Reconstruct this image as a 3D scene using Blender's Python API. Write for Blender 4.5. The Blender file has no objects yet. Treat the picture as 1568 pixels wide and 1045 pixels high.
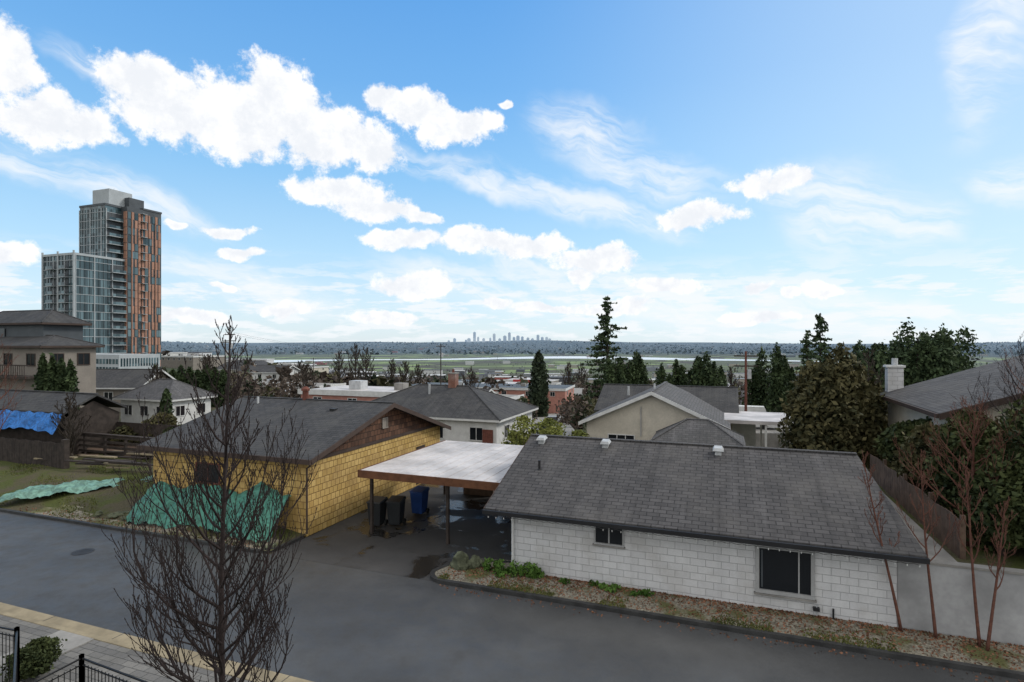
import bpy, math, random
import numpy as np
from mathutils import Vector, Matrix
random.seed(7); rng=np.random.default_rng(7)
scene=bpy.context.scene
CAMH=8.4; F=871.0
ANG=math.radians(-20.4); CA,SA=math.cos(ANG),math.sin(ANG)
OX,OY=0.0,20.8
def W(u,v): return (OX+u*CA-v*SA, OY+u*SA+v*CA)
def B(az,d):  # survey bearing (tangent*871) and distance along view axis
    return ((az-784)/F*d,d)
def ss(a,b,x):
    t=np.clip((x-a)/(b-a),0,1); return t*t*(3-2*t)

# ------------------------------------------------------------ materials
class NT:
    def __init__(s,mat):
        mat.use_nodes=True; s.t=mat.node_tree; s.n=s.t.nodes; s.l=s.t.links
        s.b=s.n.get('Principled BSDF')
    def new(s,ty,**k):
        n=s.n.new(ty)
        for a,b in k.items(): setattr(n,a,b)
        return n
    def put(s,sock,val):
        if isinstance(val,bpy.types.NodeSocket): s.l.new(val,sock)
        elif val is not None:
            if isinstance(val,(tuple,list)) and len(val)==3 and sock.type=='RGBA': val=(*val,1)
            sock.default_value=val
    def math(s,op,a,b=None,c=None,clamp=False):
        n=s.new('ShaderNodeMath',operation=op,use_clamp=clamp)
        s.put(n.inputs[0],a); s.put(n.inputs[1],b)
        if c is not None: s.put(n.inputs[2],c)
        return n.outputs[0]
    def vm(s,op,a,b=None,c=None):
        n=s.new('ShaderNodeVectorMath',operation=op)
        s.put(n.inputs[0],a)
        if b is not None: s.put(n.inputs[1],b)
        if c is not None: s.put(n.inputs[2],c)
        return n.outputs['Value'] if op in('LENGTH','DOT_PRODUCT') else n.outputs[0]
    def mix(s,f,a,b,mode='MIX'):
        n=s.new('ShaderNodeMix',data_type='RGBA',blend_type=mode)
        s.put(n.inputs[0],f); s.put(n.inputs[6],a); s.put(n.inputs[7],b)
        return n.outputs[2]
    def noise(s,scale,detail=4,rough=.55,vec=None,dist=0):
        n=s.new('ShaderNodeTexNoise'); n.inputs['Scale'].default_value=scale
        n.inputs['Detail'].default_value=detail; n.inputs['Roughness'].default_value=rough
        n.inputs['Distortion'].default_value=dist
        if vec is None: vec=s.pos()
        s.l.new(vec,n.inputs['Vector']); return n.outputs['Fac']
    def pos(s):
        if not hasattr(s,'_p'): s._p=s.new('ShaderNodeNewGeometry')
        return s._p.outputs['Position']
    def rnd(s):
        s.pos(); return s._p.outputs['Random Per Island']
    def uv(s):
        if not hasattr(s,'_u'): s._u=s.new('ShaderNodeTexCoord')
        return s._u.outputs['UV']
    def mr(s,v,a,b,c=0,d=1,smooth=True):
        n=s.new('ShaderNodeMapRange'); n.interpolation_type='SMOOTHSTEP' if smooth else 'LINEAR'
        s.put(n.inputs[0],v)
        for i,q in enumerate((a,b,c,d)): s.put(n.inputs[i+1],q)
        return n.outputs[0]
    def bump(s,h,strength=.5,dist=.02):
        n=s.new('ShaderNodeBump'); n.inputs['Strength'].default_value=strength
        n.inputs['Distance'].default_value=dist; s.l.new(h,n.inputs['Height'])
        s.l.new(n.outputs[0],s.b.inputs['Normal'])
    def col(s,c): s.put(s.b.inputs['Base Color'],c)
    def rough(s,c): s.put(s.b.inputs['Roughness'],c)
def newmat(name,spec=.3):
    m=bpy.data.materials.new(name); t=NT(m)
    t.b.inputs['Specular IOR Level'].default_value=spec
    return m,t
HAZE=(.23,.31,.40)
def haze(t,c,L=6500.):  # paints aerial haze into the base colour, stronger with distance from origin
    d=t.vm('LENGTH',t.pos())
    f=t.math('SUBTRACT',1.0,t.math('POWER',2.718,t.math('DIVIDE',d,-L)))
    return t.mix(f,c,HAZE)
def sc(c,k): return tuple(min(1,x*k) for x in c)
def simple(name,c,rough=.8,var=.25,scale=2.,spec=.3,metal=0,hz=False):
    m,t=newmat(name,spec)
    n=t.noise(scale,4); f=t.mr(n,.3,.7)
    cc=t.mix(f,sc(c,1-var),sc(c,1+var*.6))
    if not hz:
        n2=t.noise(scale*9,3); cc=t.mix(t.math('MULTIPLY',t.mr(n2,.35,.7),.25),cc,sc(c,.6))
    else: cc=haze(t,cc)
    t.col(cc); t.rough(rough); t.b.inputs['Metallic'].default_value=metal
    return m
def brickmat(name,c1,c2,cm,bw,rh,mortar,rough=.85,bias=0,stain=(.5,.5,.5),stainf=.35,bumpd=.015,offs=.5,stscale=.6,streak=False,grit=.3,sm=1.0):
    m,t=newmat(name,.25)
    br=t.new('ShaderNodeTexBrick')
    nn=t.new('ShaderNodeTexNoise'); nn.inputs['Scale'].default_value=3.1; nn.inputs['Detail'].default_value=2; t.l.new(t.uv(),nn.inputs['Vector'])
    wob=t.vm('MULTIPLY_ADD',nn.outputs['Color'],(.03,.022,0),t.uv())
    t.l.new(wob,br.inputs['Vector'])
    br.offset=offs
    t.put(br.inputs['Color1'],c1);t.put(br.inputs['Color2'],c2);t.put(br.inputs['Mortar'],cm)
    br.inputs['Scale'].default_value=1;br.inputs['Brick Width'].default_value=bw;br.inputs['Row Height'].default_value=rh
    br.inputs['Mortar Size'].default_value=mortar;br.inputs['Mortar Smooth'].default_value=.3;br.inputs['Bias'].default_value=bias
    n=t.noise(stscale,5,.6); c=t.mix(t.math('MULTIPLY',t.mr(n,.42,.72),stainf),br.outputs['Color'],stain)
    if streak:
        sv=t.vm('MULTIPLY',t.uv(),(2.6,.22,1)); ns=t.noise(1.0,5,.65,vec=sv); c=t.mix(t.math('MULTIPLY',t.mr(ns,.48,.70),.5*sm),c,sc(c1,.55))
        c=t.mix(t.math('MULTIPLY',t.mr(ns,.46,.32),.3*sm),c,sc(c2,1.5))
    n2=t.noise(22,3,.7); c=t.mix(t.math('MULTIPLY',t.mr(n2,.3,.8),grit),c,sc(c1,.45))
    t.col(c); t.rough(rough)
    h=t.math('ADD',t.math('MULTIPLY',br.outputs['Fac'],-1),t.math('MULTIPLY',n2,.5))
    t.bump(h,.7,bumpd); return m
def leafmat(name,c,c2,hz=False,sc1=.8):
    m,t=newmat(name,.15)
    n=t.noise(sc1,2); f=t.math('ADD',t.math('MULTIPLY',t.rnd(),.55),t.math('MULTIPLY',t.mr(n,.38,.62),.45))
    cc=t.mix(f,c,c2)
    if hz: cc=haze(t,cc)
    t.col(cc); t.rough(.75)
    return m

M={}
M['shing']=brickmat('grey_asphalt_shingles',(.058,.056,.058),(.090,.086,.088),(.026,.025,.026),.42,.21,.018,stain=(.12,.113,.107),stainf=.5,stscale=.45,streak=True)
M['shing2']=brickmat('charcoal_shingles',(.046,.046,.049),(.070,.069,.071),(.022,.022,.022),.42,.21,.016,stain=(.095,.093,.088),stainf=.5,streak=True)
M['shing3']=brickmat('light_grey_shingles',(.085,.085,.088),(.125,.12,.125),(.05,.05,.05),.42,.21,.016,stain=(.07,.07,.065),stainf=.4,streak=True)
M['block']=brickmat('white_painted_block',(.54,.54,.55),(.61,.61,.615),(.36,.36,.37),.48,.235,.010,stain=(.40,.385,.37),stainf=.6,bumpd=.02,stscale=.9,grit=.15,streak=True,sm=.35)
M['ysh']=brickmat('yellow_shingle_siding',(.44,.285,.09),(.62,.43,.165),(.17,.10,.035),.30,.30,.018,stain=(.32,.20,.08),stainf=.7,bumpd=.03,stscale=1.1,streak=True,sm=.5)
M['bsh']=brickmat('brown_shingle_siding',(.07,.036,.024),(.16,.08,.048),(.03,.018,.012),.3,.28,.02,stain=(.07,.05,.04),stainf=.5)
M['redbrick']=brickmat('red_brick',(.20,.07,.045),(.26,.1,.06),(.2,.18,.16),.22,.08,.01)
M['paver']=brickmat('grey_pavers',(.13,.125,.12),(.20,.19,.175),(.06,.06,.055),.42,.22,.01,rough=.8,stain=(.09,.085,.075),stainf=.5)
M['white']=simple('white_paint',(.60,.60,.59),.6,.12)
M['whroof']=simple('pale_membrane',(.50,.47,.46),.5,.3,.6)
M['cream']=simple('cream_stucco',(.50,.46,.39),.9,.12,1)
M['taupe']=simple('taupe_siding',(.23,.205,.18),.9,.12,1)
M['conc']=simple('concrete',(.25,.24,.225),.9,.25,1.2)
M['tan']=simple('tan_concrete',(.27,.225,.15),.9,.25,1.2)
M['pwall']=simple('painted_grey_wall',(.33,.33,.335),.85,.3,.7)
M['kerb']=simple('dark_kerb',(.04,.04,.04),.6,.4,2)
M['wood']=simple('weathered_wood',(.045,.035,.030),.85,.4,3)
M['cedarw']=simple('stained_timber',(.13,.055,.027),.8,.3,3)
M['fencew']=simple('old_cedar_boards',(.12,.08,.058),.85,.35,3)
M['brownf']=simple('brown_fascia',(.06,.04,.032),.7,.2)
M['black']=simple('black_metal',(.012,.012,.013),.4,.2)
M['gutter']=simple('dark_gutter',(.02,.02,.022),.45,.2)
M['frame']=simple('aluminium_frame',(.34,.34,.34),.5,.1)
M['galv']=simple('galvanised_metal',(.45,.46,.47),.45,.2)
M['rust']=simple('rusty_metal',(.15,.055,.04),.8,.3,6)
M['bark']=simple('grey_bark',(.034,.024,.023),.85,.35,12)
M['rbark']=simple('reddish_bark',(.13,.055,.038),.8,.3,12)
M['dbark']=simple('dark_bark',(.05,.04,.032),.9,.3,6)
M['rock']=simple('mossy_rock',(.10,.11,.07),.95,.5,5)
M['pink']=simple('salmon_paint',(.42,.2,.16),.8,.15)
M['red']=simple('red_paint',(.40,.04,.04),.6,.2)
M['binblack']=simple('dark_plastic',(.02,.022,.024),.45,.2)
M['binblue']=simple('blue_plastic',(.02,.06,.22),.45,.2)
M['rubber']=simple('rubber',(.02,.02,.02),.8,.1)
M['orange']=simple('terracotta_panel',(.37,.20,.14),.6,.15,.3)
M['slab']=simple('pale_slab_edge',(.38,.41,.43),.6,.1,.3)
M['dgrey']=simple('dark_grey_panel',(.07,.08,.09),.6,.2,.3)
m,t=newmat('window_glass',.35); t.col((.012,.014,.017)); t.rough(.12); M['glass']=m
m,t=newmat('tower_glass',.5)
br=t.new('ShaderNodeTexBrick'); t.l.new(t.uv(),br.inputs['Vector']); br.offset=0
t.put(br.inputs['Color1'],(.022,.042,.050));t.put(br.inputs['Color2'],(.15,.23,.26));t.put(br.inputs['Mortar'],(.05,.07,.08))
br.inputs['Scale'].default_value=1;br.inputs['Brick Width'].default_value=1.5;br.inputs['Row Height'].default_value=3.0;br.inputs['Mortar Size'].default_value=.03;br.inputs['Bias'].default_value=-.2
t.col(br.outputs['Color']);t.rough(.12);M['tglass']=m

def asphalt(name,c,wet=False):
    m,t=newmat(name,.4)
    n=t.noise(.25,5,.6); n2=t.noise(60,2,.7); n3=t.noise(1.6,5,.6)
    cc=t.mix(t.mr(n,.35,.7),sc(c,.82),sc(c,1.3))
    cc=t.mix(t.math('MULTIPLY',t.mr(n3,.5,.75),.35),cc,sc(c,.6))
    cc=t.mix(t.math('MULTIPLY',t.mr(n2,.5,.8),.5),cc,sc(c,1.8))
    if wet:
        w=t.mr(t.noise(.45,4,.6,dist=.6),.52,.62)
        cc=t.mix(w,cc,sc(c,.45)); t.rough(t.mr(w,0,1,.7,.07))
    else: t.rough(t.mr(n3,.3,.8,.42,.75))
    t.col(cc); t.bump(n2,.4,.010); return m
M['asph']=asphalt('road_asphalt',(.053,.054,.055))
M['asphw']=asphalt('driveway_asphalt',(.042,.041,.041),True)
m,t=newmat('gravel',.2)
vo=t.new('ShaderNodeTexVoronoi');vo.inputs['Scale'].default_value=16;t.l.new(t.pos(),vo.inputs['Vector'])
cc=t.mix(vo.outputs['Color'],(.09,.08,.06),(.34,.31,.25))
cc=t.mix(t.mr(t.noise(.9,4),.46,.64),cc,(.10,.10,.04)); t.col(cc);t.rough(.95);t.bump(vo.outputs['Distance'],.8,.03);M['gravel']=m
m,t=newmat('yard_grass_soil',.1)
cc=t.mix(t.mr(t.noise(.5,5,.65),.42,.58),(.085,.098,.032),(.105,.09,.06))
cc=t.mix(t.math('MULTIPLY',t.mr(t.noise(14,4,.7),.4,.7),.6),cc,(.035,.042,.016)); t.col(cc);t.rough(.95);t.bump(t.noise(20,4,.8),.9,.06);M['grassg']=m
M['blade']=leafmat('grass_blades',(.05,.062,.02),(.14,.145,.045))
M['weed']=leafmat('weed_leaves',(.035,.08,.015),(.12,.21,.045))
M['dead']=leafmat('fallen_leaves',(.08,.035,.02),(.30,.15,.09),sc1=2)
M['conif']=leafmat('conifer_needles',(.022,.038,.020),(.078,.11,.05))
M['cypr']=leafmat('cypress_foliage',(.018,.032,.016),(.065,.092,.038))
M['cedar']=leafmat('cedar_foliage',(.028,.032,.015),(.115,.10,.045))
M['bush']=leafmat('shrub_leaves',(.014,.022,.009),(.075,.09,.032))
M['ybush']=leafmat('yellow_shrub_leaves',(.08,.10,.025),(.24,.25,.07))
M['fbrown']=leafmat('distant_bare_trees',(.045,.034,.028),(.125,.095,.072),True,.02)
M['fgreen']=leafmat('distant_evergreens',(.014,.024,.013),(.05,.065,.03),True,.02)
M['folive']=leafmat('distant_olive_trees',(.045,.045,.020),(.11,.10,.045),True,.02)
def tarp(name,c):
    m,t=newmat(name,.4)
    n=t.noise(2.2,5,.6,dist=1.5); cc=t.mix(t.mr(n,.35,.65),sc(c,.6),sc(c,1.25)); t.col(cc); t.rough(.5)
    t.bump(n,.9,.14); return m
M['gtarp']=tarp('green_tarp_sheet',(.055,.20,.15)); M['gtarp2']=tarp('pale_tarp_sheet',(.14,.27,.22)); M['btarp']=tarp('blue_tarp_sheet',(.02,.16,.50))
m,t=newmat('river_water',.5); t.col((.58,.62,.66)); t.rough(.25); M['water']=m
m,t=newmat('terrain_ground',.1)
d=t.vm('LENGTH',t.pos())
n=t.noise(.012,5,.6);n2=t.noise(.15,4,.6);n3=t.noise(.0045,4,.6)
nearc=t.mix(t.mr(n2,.4,.6),(.045,.052,.022),(.075,.062,.046))
midc=t.mix(t.mr(n,.38,.52),(.085,.068,.052),(.055,.065,.035))
midc=t.mix(t.mr(n,.57,.62),midc,(.13,.18,.06))
farc=t.mix(t.mr(n3,.42,.52),(.062,.055,.042),(.085,.10,.048))
farc=t.mix(t.mr(t.noise(.006,2),.56,.59),farc,(.18,.235,.09))
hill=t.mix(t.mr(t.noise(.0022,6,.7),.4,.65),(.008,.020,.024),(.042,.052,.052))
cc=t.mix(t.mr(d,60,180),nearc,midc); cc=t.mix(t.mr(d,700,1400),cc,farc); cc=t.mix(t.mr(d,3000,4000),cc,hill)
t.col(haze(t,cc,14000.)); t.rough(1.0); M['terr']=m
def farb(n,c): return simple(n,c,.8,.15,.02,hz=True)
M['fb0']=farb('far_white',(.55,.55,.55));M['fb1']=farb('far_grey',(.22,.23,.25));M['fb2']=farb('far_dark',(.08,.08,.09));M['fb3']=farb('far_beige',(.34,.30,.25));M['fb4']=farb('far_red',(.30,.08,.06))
m,t=newmat('skyline_haze_blue',.1); t.col(t.mix(t.mr(t.noise(.004,2),.4,.6),(.44,.54,.66),(.58,.67,.76))); t.rough(.9); M['sky']=m  # distance haze put straight into the towers' pale blue base colour

# ------------------------------------------------------------ mesh builder
def auto_uv(me):
    uvl=me.uv_layers.new(name='UVMap'); co=np.empty(len(me.vertices)*3); me.vertices.foreach_get('co',co); co=co.reshape(-1,3)
    out=np.zeros((len(me.loops),2))
    for p in me.polygons:
        n=p.normal
        if abs(n.z)>.985: tx=Vector((1,0,0)); 
        else: tx=Vector((-n.y,n.x,0)).normalized()
        ty=n.cross(tx)
        for li in p.loop_indices:
            c=co[me.loops[li].vertex_index]
            out[li]=(c[0]*tx[0]+c[1]*tx[1]+c[2]*tx[2], c[0]*ty[0]+c[1]*ty[1]+c[2]*ty[2])
    uvl.data.foreach_set('uv',out.ravel())
def link(o): scene.collection.objects.link(o); return o
def empty(name,loc=(0,0,0),rot=0):
    e=bpy.data.objects.new(name,None); e.location=loc; e.rotation_euler=(0,0,rot); e.empty_display_size=.3; return link(e)
class MB:
    def __init__(s): s.v=[];s.f=[];s.m=[];s.mats=[]
    def mi(s,k):
        if k not in s.mats: s.mats.append(k)
        return s.mats.index(k)
    def poly(s,pts,k):
        b=len(s.v); s.v+= [tuple(p) for p in pts]; s.f.append(tuple(range(b,b+len(pts)))); s.m.append(s.mi(k))
    def hexa(s,p,k):
        b=len(s.v); s.v+=[tuple(q) for q in p]; q=s.mi(k)
        for f in ((3,2,1,0),(4,5,6,7),(0,1,5,4),(1,2,6,5),(2,3,7,6),(3,0,4,7)):
            s.f.append(tuple(b+i for i in f)); s.m.append(q)
    def box(s,x0,y0,z0,x1,y1,z1,k):
        x0,x1=min(x0,x1),max(x0,x1);y0,y1=min(y0,y1),max(y0,y1);z0,z1=min(z0,z1),max(z0,z1)
        s.hexa([(x0,y0,z0),(x1,y0,z0),(x1,y1,z0),(x0,y1,z0),(x0,y0,z1),(x1,y0,z1),(x1,y1,z1),(x0,y1,z1)],k)
    def slab(s,top,t,k):
        s.hexa([(x,y,z-t) for x,y,z in top]+list(top),k)
    def tube(s,pts,rad,n,k,cap=True):
        q=s.mi(k); b=len(s.v); N=len(pts)
        for i,p in enumerate(pts):
            a=Vector(pts[max(0,i-1)]); c=Vector(pts[min(N-1,i+1)]); d=(c-a)
            if d.length<1e-9: d=Vector((0,0,1))
            d.normalize()
            h=Vector((1,0,0)) if abs(d.x)<.8 else Vector((0,1,0))
            e=d.cross(h).normalized(); g=d.cross(e)
            for j in range(n):
                w=2*math.pi*j/n
                s.v.append(tuple(Vector(p)+(e*math.cos(w)+g*math.sin(w))*rad[i]))
        for i in range(N-1):
            for j in range(n):
                s.f.append((b+i*n+j,b+i*n+(j+1)%n,b+(i+1)*n+(j+1)%n,b+(i+1)*n+j)); s.m.append(q)
        if cap:
            s.f.append(tuple(b+(N-1)*n+j for j in range(n)));s.m.append(q)
            s.f.append(tuple(b+j for j in reversed(range(n))));s.m.append(q)
    def make(s,name,parent=None,loc=(0,0,0),rot=0,smooth=False,uv=True,bevel=0):
        me=bpy.data.meshes.new(name); me.from_pydata(s.v,[],s.f); 
        for k in s.mats: me.materials.append(M[k])
        me.polygons.foreach_set('material_index',s.m); 
        if smooth: me.polygons.foreach_set('use_smooth',[True]*len(s.f))
        me.update()
        if uv: auto_uv(me)
        o=link(bpy.data.objects.new(name,me)); o.location=loc; o.rotation_euler=(0,0,rot)
        if parent: o.parent=parent
        if bevel:
            b=o.modifiers.new('bevel','BEVEL'); b.width=bevel; b.segments=2; b.limit_method='ANGLE'
        return o
def npmesh(name,V,Fa,mats,mi=None,parent=None,loc=(0,0,0)):
    me=bpy.data.meshes.new(name); nf,k=Fa.shape
    me.vertices.add(len(V)); me.vertices.foreach_set('co',V.astype(np.float32).ravel())
    me.loops.add(nf*k); me.loops.foreach_set('vertex_index',Fa.astype(np.int32).ravel())
    me.polygons.add(nf); me.polygons.foreach_set('loop_start',np.arange(0,nf*k,k,dtype=np.int32))
    try: me.polygons.foreach_set('loop_total',np.full(nf,k,dtype=np.int32))
    except Exception: pass
    for q in mats: me.materials.append(M[q])
    if mi is not None: me.polygons.foreach_set('material_index',mi.astype(np.int32))
    me.update(calc_edges=True); me.validate()
    o=link(bpy.data.objects.new(name,me)); o.location=loc
    if parent: o.parent=parent
    return o
def quads(P,size,aspect=1.6,up=None):
    N=len(P); a=rng.normal(size=(N,3)); a/=np.linalg.norm(a,axis=1)[:,None]
    if up is not None: a=a*(1-up)+np.array([0,0,1.])*up; a/=np.linalg.norm(a,axis=1)[:,None]
    r=rng.normal(size=(N,3)); b=np.cross(a,r); b/=np.linalg.norm(b,axis=1)[:,None]+1e-9
    s=(np.asarray(size)*rng.uniform(.6,1.3,N))[:,None]
    V=np.stack([P-a*s*aspect*.5,P+b*s*.5-a*s*.1,P+a*s*aspect*.5,P-b*s*.5+a*s*.05],1).reshape(-1,3)
    return V,np.arange(N*4).reshape(-1,4)

# ------------------------------------------------------------ terrain height
PV=[-1e5,11,22,60,100,250,500,1000,1500,4600,6000,8000,9500,14000,1e5]
PZ=[0,0,-.5,-4,-8,-17,-30,-48,-52,-52,-34,8,40,32,30]
def gz(x,y):
    x=np.asarray(x,float);y=np.asarray(y,float)
    v=(-(x-OX)*SA+(y-OY)*CA)
    r=np.sqrt(x*x+y*y); vv=np.where(v>900,r,v)
    z=np.interp(vv,PV,PZ)
    az=np.arctan2(x,np.maximum(y,1)); left=ss(-.22,-.6,az)*(1-ss(350,900,r))
    z=z*(1-.85*left)
    far=ss(4600,8000,r)
    z=z+far*(18*np.sin(az*7+1.2)+12*np.sin(az*19+r*.0007)+6*np.sin(az*43+r*.002)-24*ss(.0,.75,az))
    return z
NR,NA=230,240
rr=np.concatenate([[0],np.geomspace(6,16000,NR-1)]); aa=np.linspace(0,2*np.pi,NA,endpoint=False)
R,A=np.meshgrid(rr,aa,indexing='ij'); X=R*np.sin(A);Y=R*np.cos(A); Z=gz(X,Y)-.02
Z=np.where(Y<0,np.where(R>4000,Z,-.02),Z)
V=np.stack([X,Y,Z],2).reshape(-1,3)
i,j=np.meshgrid(np.arange(NR-1),np.arange(NA),indexing='ij'); j2=(j+1)%NA
Fa=np.stack([i*NA+j,i*NA+j2,(i+1)*NA+j2,(i+1)*NA+j],2).reshape(-1,4)[:,::-1]
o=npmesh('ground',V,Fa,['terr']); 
for p in o.data.polygons: p.use_smooth=True
mb=MB()
N=60
for k in range(N):
    def rp(q):
        a=-.62+q*1.25/N; r=2150+150*math.sin(a*5+1)+60*math.sin(a*17); w=280+160*math.sin(a*9+.3)
        return (r*math.sin(a),r*math.cos(a),-51.5),((r+w)*math.sin(a),(r+w)*math.cos(a),-51.5)
    a0,a1=rp(k);b0,b1=rp(k+1); mb.poly([a0,b0,b1,a1],'water')
mb.make('river',uv=False)

# ------------------------------------------------------------ road, drive, verges
E=(OX,OY,0)
def loc3(u,v,z=0): x,y=W(u,v); return (x,y,z)
mb=MB(); mb.poly([(-90,-8.0,.004),(60,-8.0,.004),(60,-1.6,.004),(-90,-1.6,.004)],'asph'); mb.make('lane_road',None,E,ANG)
mb=MB(); mb.poly([(-9.72,-1.6,.008),(-1.9,-1.6,.008),(-.02,.0,.008),(-.02,16,.008),(-9.72,16,.008)],'asphw'); mb.make('driveway_pavement',None,E,ANG)
mb=MB(); mb.box(-90,-8.45,-.05,60,-8.0,.035,'tan'); 
for k in range(-30,20): mb.box(k*3-.01,-8.46,.03,k*3+.01,-7.995,.038,'kerb')
mb.make('concrete_gutter',None,E,ANG)
mb=MB(); mb.box(-90,-8.62,-.05,60,-8.452,.13,'tan'); mb.make('near_kerb',None,E,ANG,bevel=.02)
mb=MB(); mb.box(-90,-10.6,-.05,60,-8.625,.11,'paver'); mb.make('paver_pavement',None,E,ANG)
mb=MB(); mb.box(-10.7,-13,-.05,-9.3,-8.63,.135,'conc'); mb.make('concrete_path',None,E,ANG)
out=[(60,-1.72)]+[(-2.0+ -.75*math.sin(a),-1.72+.75*(1-math.cos(a))) for a in np.linspace(0,math.pi/2,8)]+[(-2.5,-.2),(-1.6,.55),(-.05,.9)]
def strip(path,w,h,k,name):
    mb=MB(); n=len(path); P=[Vector((a,b)) for a,b in path]; L=[]
    for q in range(n):
        d=(P[min(q+1,n-1)]-P[max(q-1,0)]).normalized(); nn=Vector((d.y,-d.x)); L.append(P[q]+nn*w)
    for q in range(n-1):
        a,b,c,d=P[q],P[q+1],L[q+1],L[q]
        mb.hexa([(a.x,a.y,-.05),(b.x,b.y,-.05),(c.x,c.y,-.05),(d.x,d.y,-.05),(a.x,a.y,h),(b.x,b.y,h),(c.x,c.y,h),(d.x,d.y,h)],k)
    return mb.make(name,None,E,ANG)
strip(out,.17,.13,'kerb','verge_kerb')
mb=MB(); inner=[(60,.0),(60,-1.60)]+[(a+.02,b+.1) for a,b in out[1:]]+[(-.05,.02)]
mb.poly([(a,b,.115) for a,b in inner][::-1],'gravel'); mb.make('gravel_verge',None,E,ANG)
def yz(u,v):
    f=float(ss(-9.8,-12.5,u)); return .10+f*min(max((v+1.0)*.22,0),.75)+ .05*math.sin(u*1.7)*math.sin(v*2.1)*f
mb=MB(); us=np.linspace(-60,-9.78,130); vs=np.linspace(-1.55,16,60); b=len(us)
for q,v in enumerate(vs):
    for p,u in enumerate(us): mb.v.append((u,v,yz(u,v)))
kk=mb.mi('grassg'); kg=mb.mi('gravel')
for q in range(len(vs)-1):
    for p in range(b-1):
        mb.f.append((q*b+p,q*b+p+1,(q+1)*b+p+1,(q+1)*b+p)); mb.m.append(kg if (vs[q]<-.9+.3*math.sin(us[p]) and us[p]>-25) else kk)
mb.make('yard_lawn',None,E,ANG,smooth=True)
pth=[(-9.75,.4),(-9.72,-1.2),(-10.3,-1.68),(-24,-1.72),(-60,-1.72)]
strip(pth[::-1],-.16,.12,'kerb','yard_kerb')
pts=[]
for _ in range(14000):
    u=random.uniform(-40,-10.2);v=random.uniform(-1.5,5)
    if math.sin(u*1.3)+math.sin(v*2+u*.7)+random.random()>.9 and not(u>-19 and v>.4): pts.append((*W(u,v),yz(u,v)+.03))
for _ in range(4500):
    u=random.uniform(-2.2,16);v=-1.6+abs(random.gauss(0,.35))
    if v<-.05 and (math.sin(u*1.9)+math.sin(u*.7+1)>.1): pts.append((*W(u,v),.12))
V,Fq=quads(np.array(pts),.05,2.4,.7); npmesh('grass_tufts',V,Fq,['blade'])
pts=[]
for _ in range(4200):
    u=random.uniform(-2.3,15);v=-random.random()**2.0*1.5-.03
    pts.append((*W(u,v),.13))
for _ in range(260):
    u=random.uniform(-2,15);v=-1.78-abs(random.gauss(0,.2)); pts.append((*W(u,v),.015))
for _ in range(500):
    u=random.uniform(-26,-10.5);v=random.uniform(-1.6,-.9); pts.append((*W(u,v),yz(u,v)+.02))
V,Fq=quads(np.array(pts),.06,1.2,0); npmesh('fallen_leaves',V,Fq,['dead'])
for (u,v) in ((-20.6,-5.6),(-17.0,-4.0)):
    mb=MB(); e=loc3(u,v)
    mb.tube([(0,0,.0),(0,0,.012)],[.40,.40],28,'kerb'); mb.tube([(0,0,.0),(0,0,.018)],[.36,.36],28,'gutter')
    for a in range(-3,4): mb.box(-.25,a*.08-.012,.018,.25,a*.08+.012,.024,'kerb')
    mb.make('manhole_cover',None,e,ANG)

# ------------------------------------------------------------ building helpers
def win(mb,axis,at,a0,a1,z0,z1,out=-1,frame='frame',mull=1,fw=.06,glass='glass'):
    def bx(p0,q0,p1,q1,d0,d1,k):
        if axis=='u': mb.box(p0,at+out*d0,q0,p1,at+out*d1,q1,k)
        else: mb.box(at+out*d0,p0,q0,at+out*d1,p1,q1,k)
    bx(a0,z0,a1,z1,-.05,.015,glass)
    bx(a0-fw,z1,a1+fw,z1+fw,-.05,.06,frame); bx(a0-fw,z0-fw,a1+fw,z0,-.05,.08,frame)
    bx(a0-fw,z0,a0,z1,-.05,.055,frame); bx(a1,z0,a1+fw,z1,-.05,.055,frame)
    for i in range(mull):
        c=a0+(a1-a0)*(i+1)/(mull+1); bx(c-.025,z0,c+.025,z1,-.05,.04,frame)
def gable_walls(mb,u0,u1,v0,v1,zb,ze,zr,axis,k,kg=None,rv=None):
    kg=kg or k
    mb.poly([(u0,v0,zb),(u1,v0,zb),(u1,v0,ze),(u0,v0,ze)],k);mb.poly([(u1,v1,zb),(u0,v1,zb),(u0,v1,ze),(u1,v1,ze)],k)
    mb.poly([(u1,v0,zb),(u1,v1,zb),(u1,v1,ze),(u1,v0,ze)],k);mb.poly([(u0,v1,zb),(u0,v0,zb),(u0,v0,ze),(u0,v1,ze)],k)
    if axis=='u':
        c=rv if rv is not None else (v0+v1)/2
        mb.poly([(u1,v0,ze),(u1,v1,ze),(u1,c,zr)],kg);mb.poly([(u0,v1,ze),(u0,v0,ze),(u0,c,zr)],kg)
    elif axis=='v':
        c=(u0+u1)/2
        mb.poly([(u0,v0,ze),(u1,v0,ze),(c,v0,zr)],kg);mb.poly([(u1,v1,ze),(u0,v1,ze),(c,v1,zr)],kg)
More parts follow.
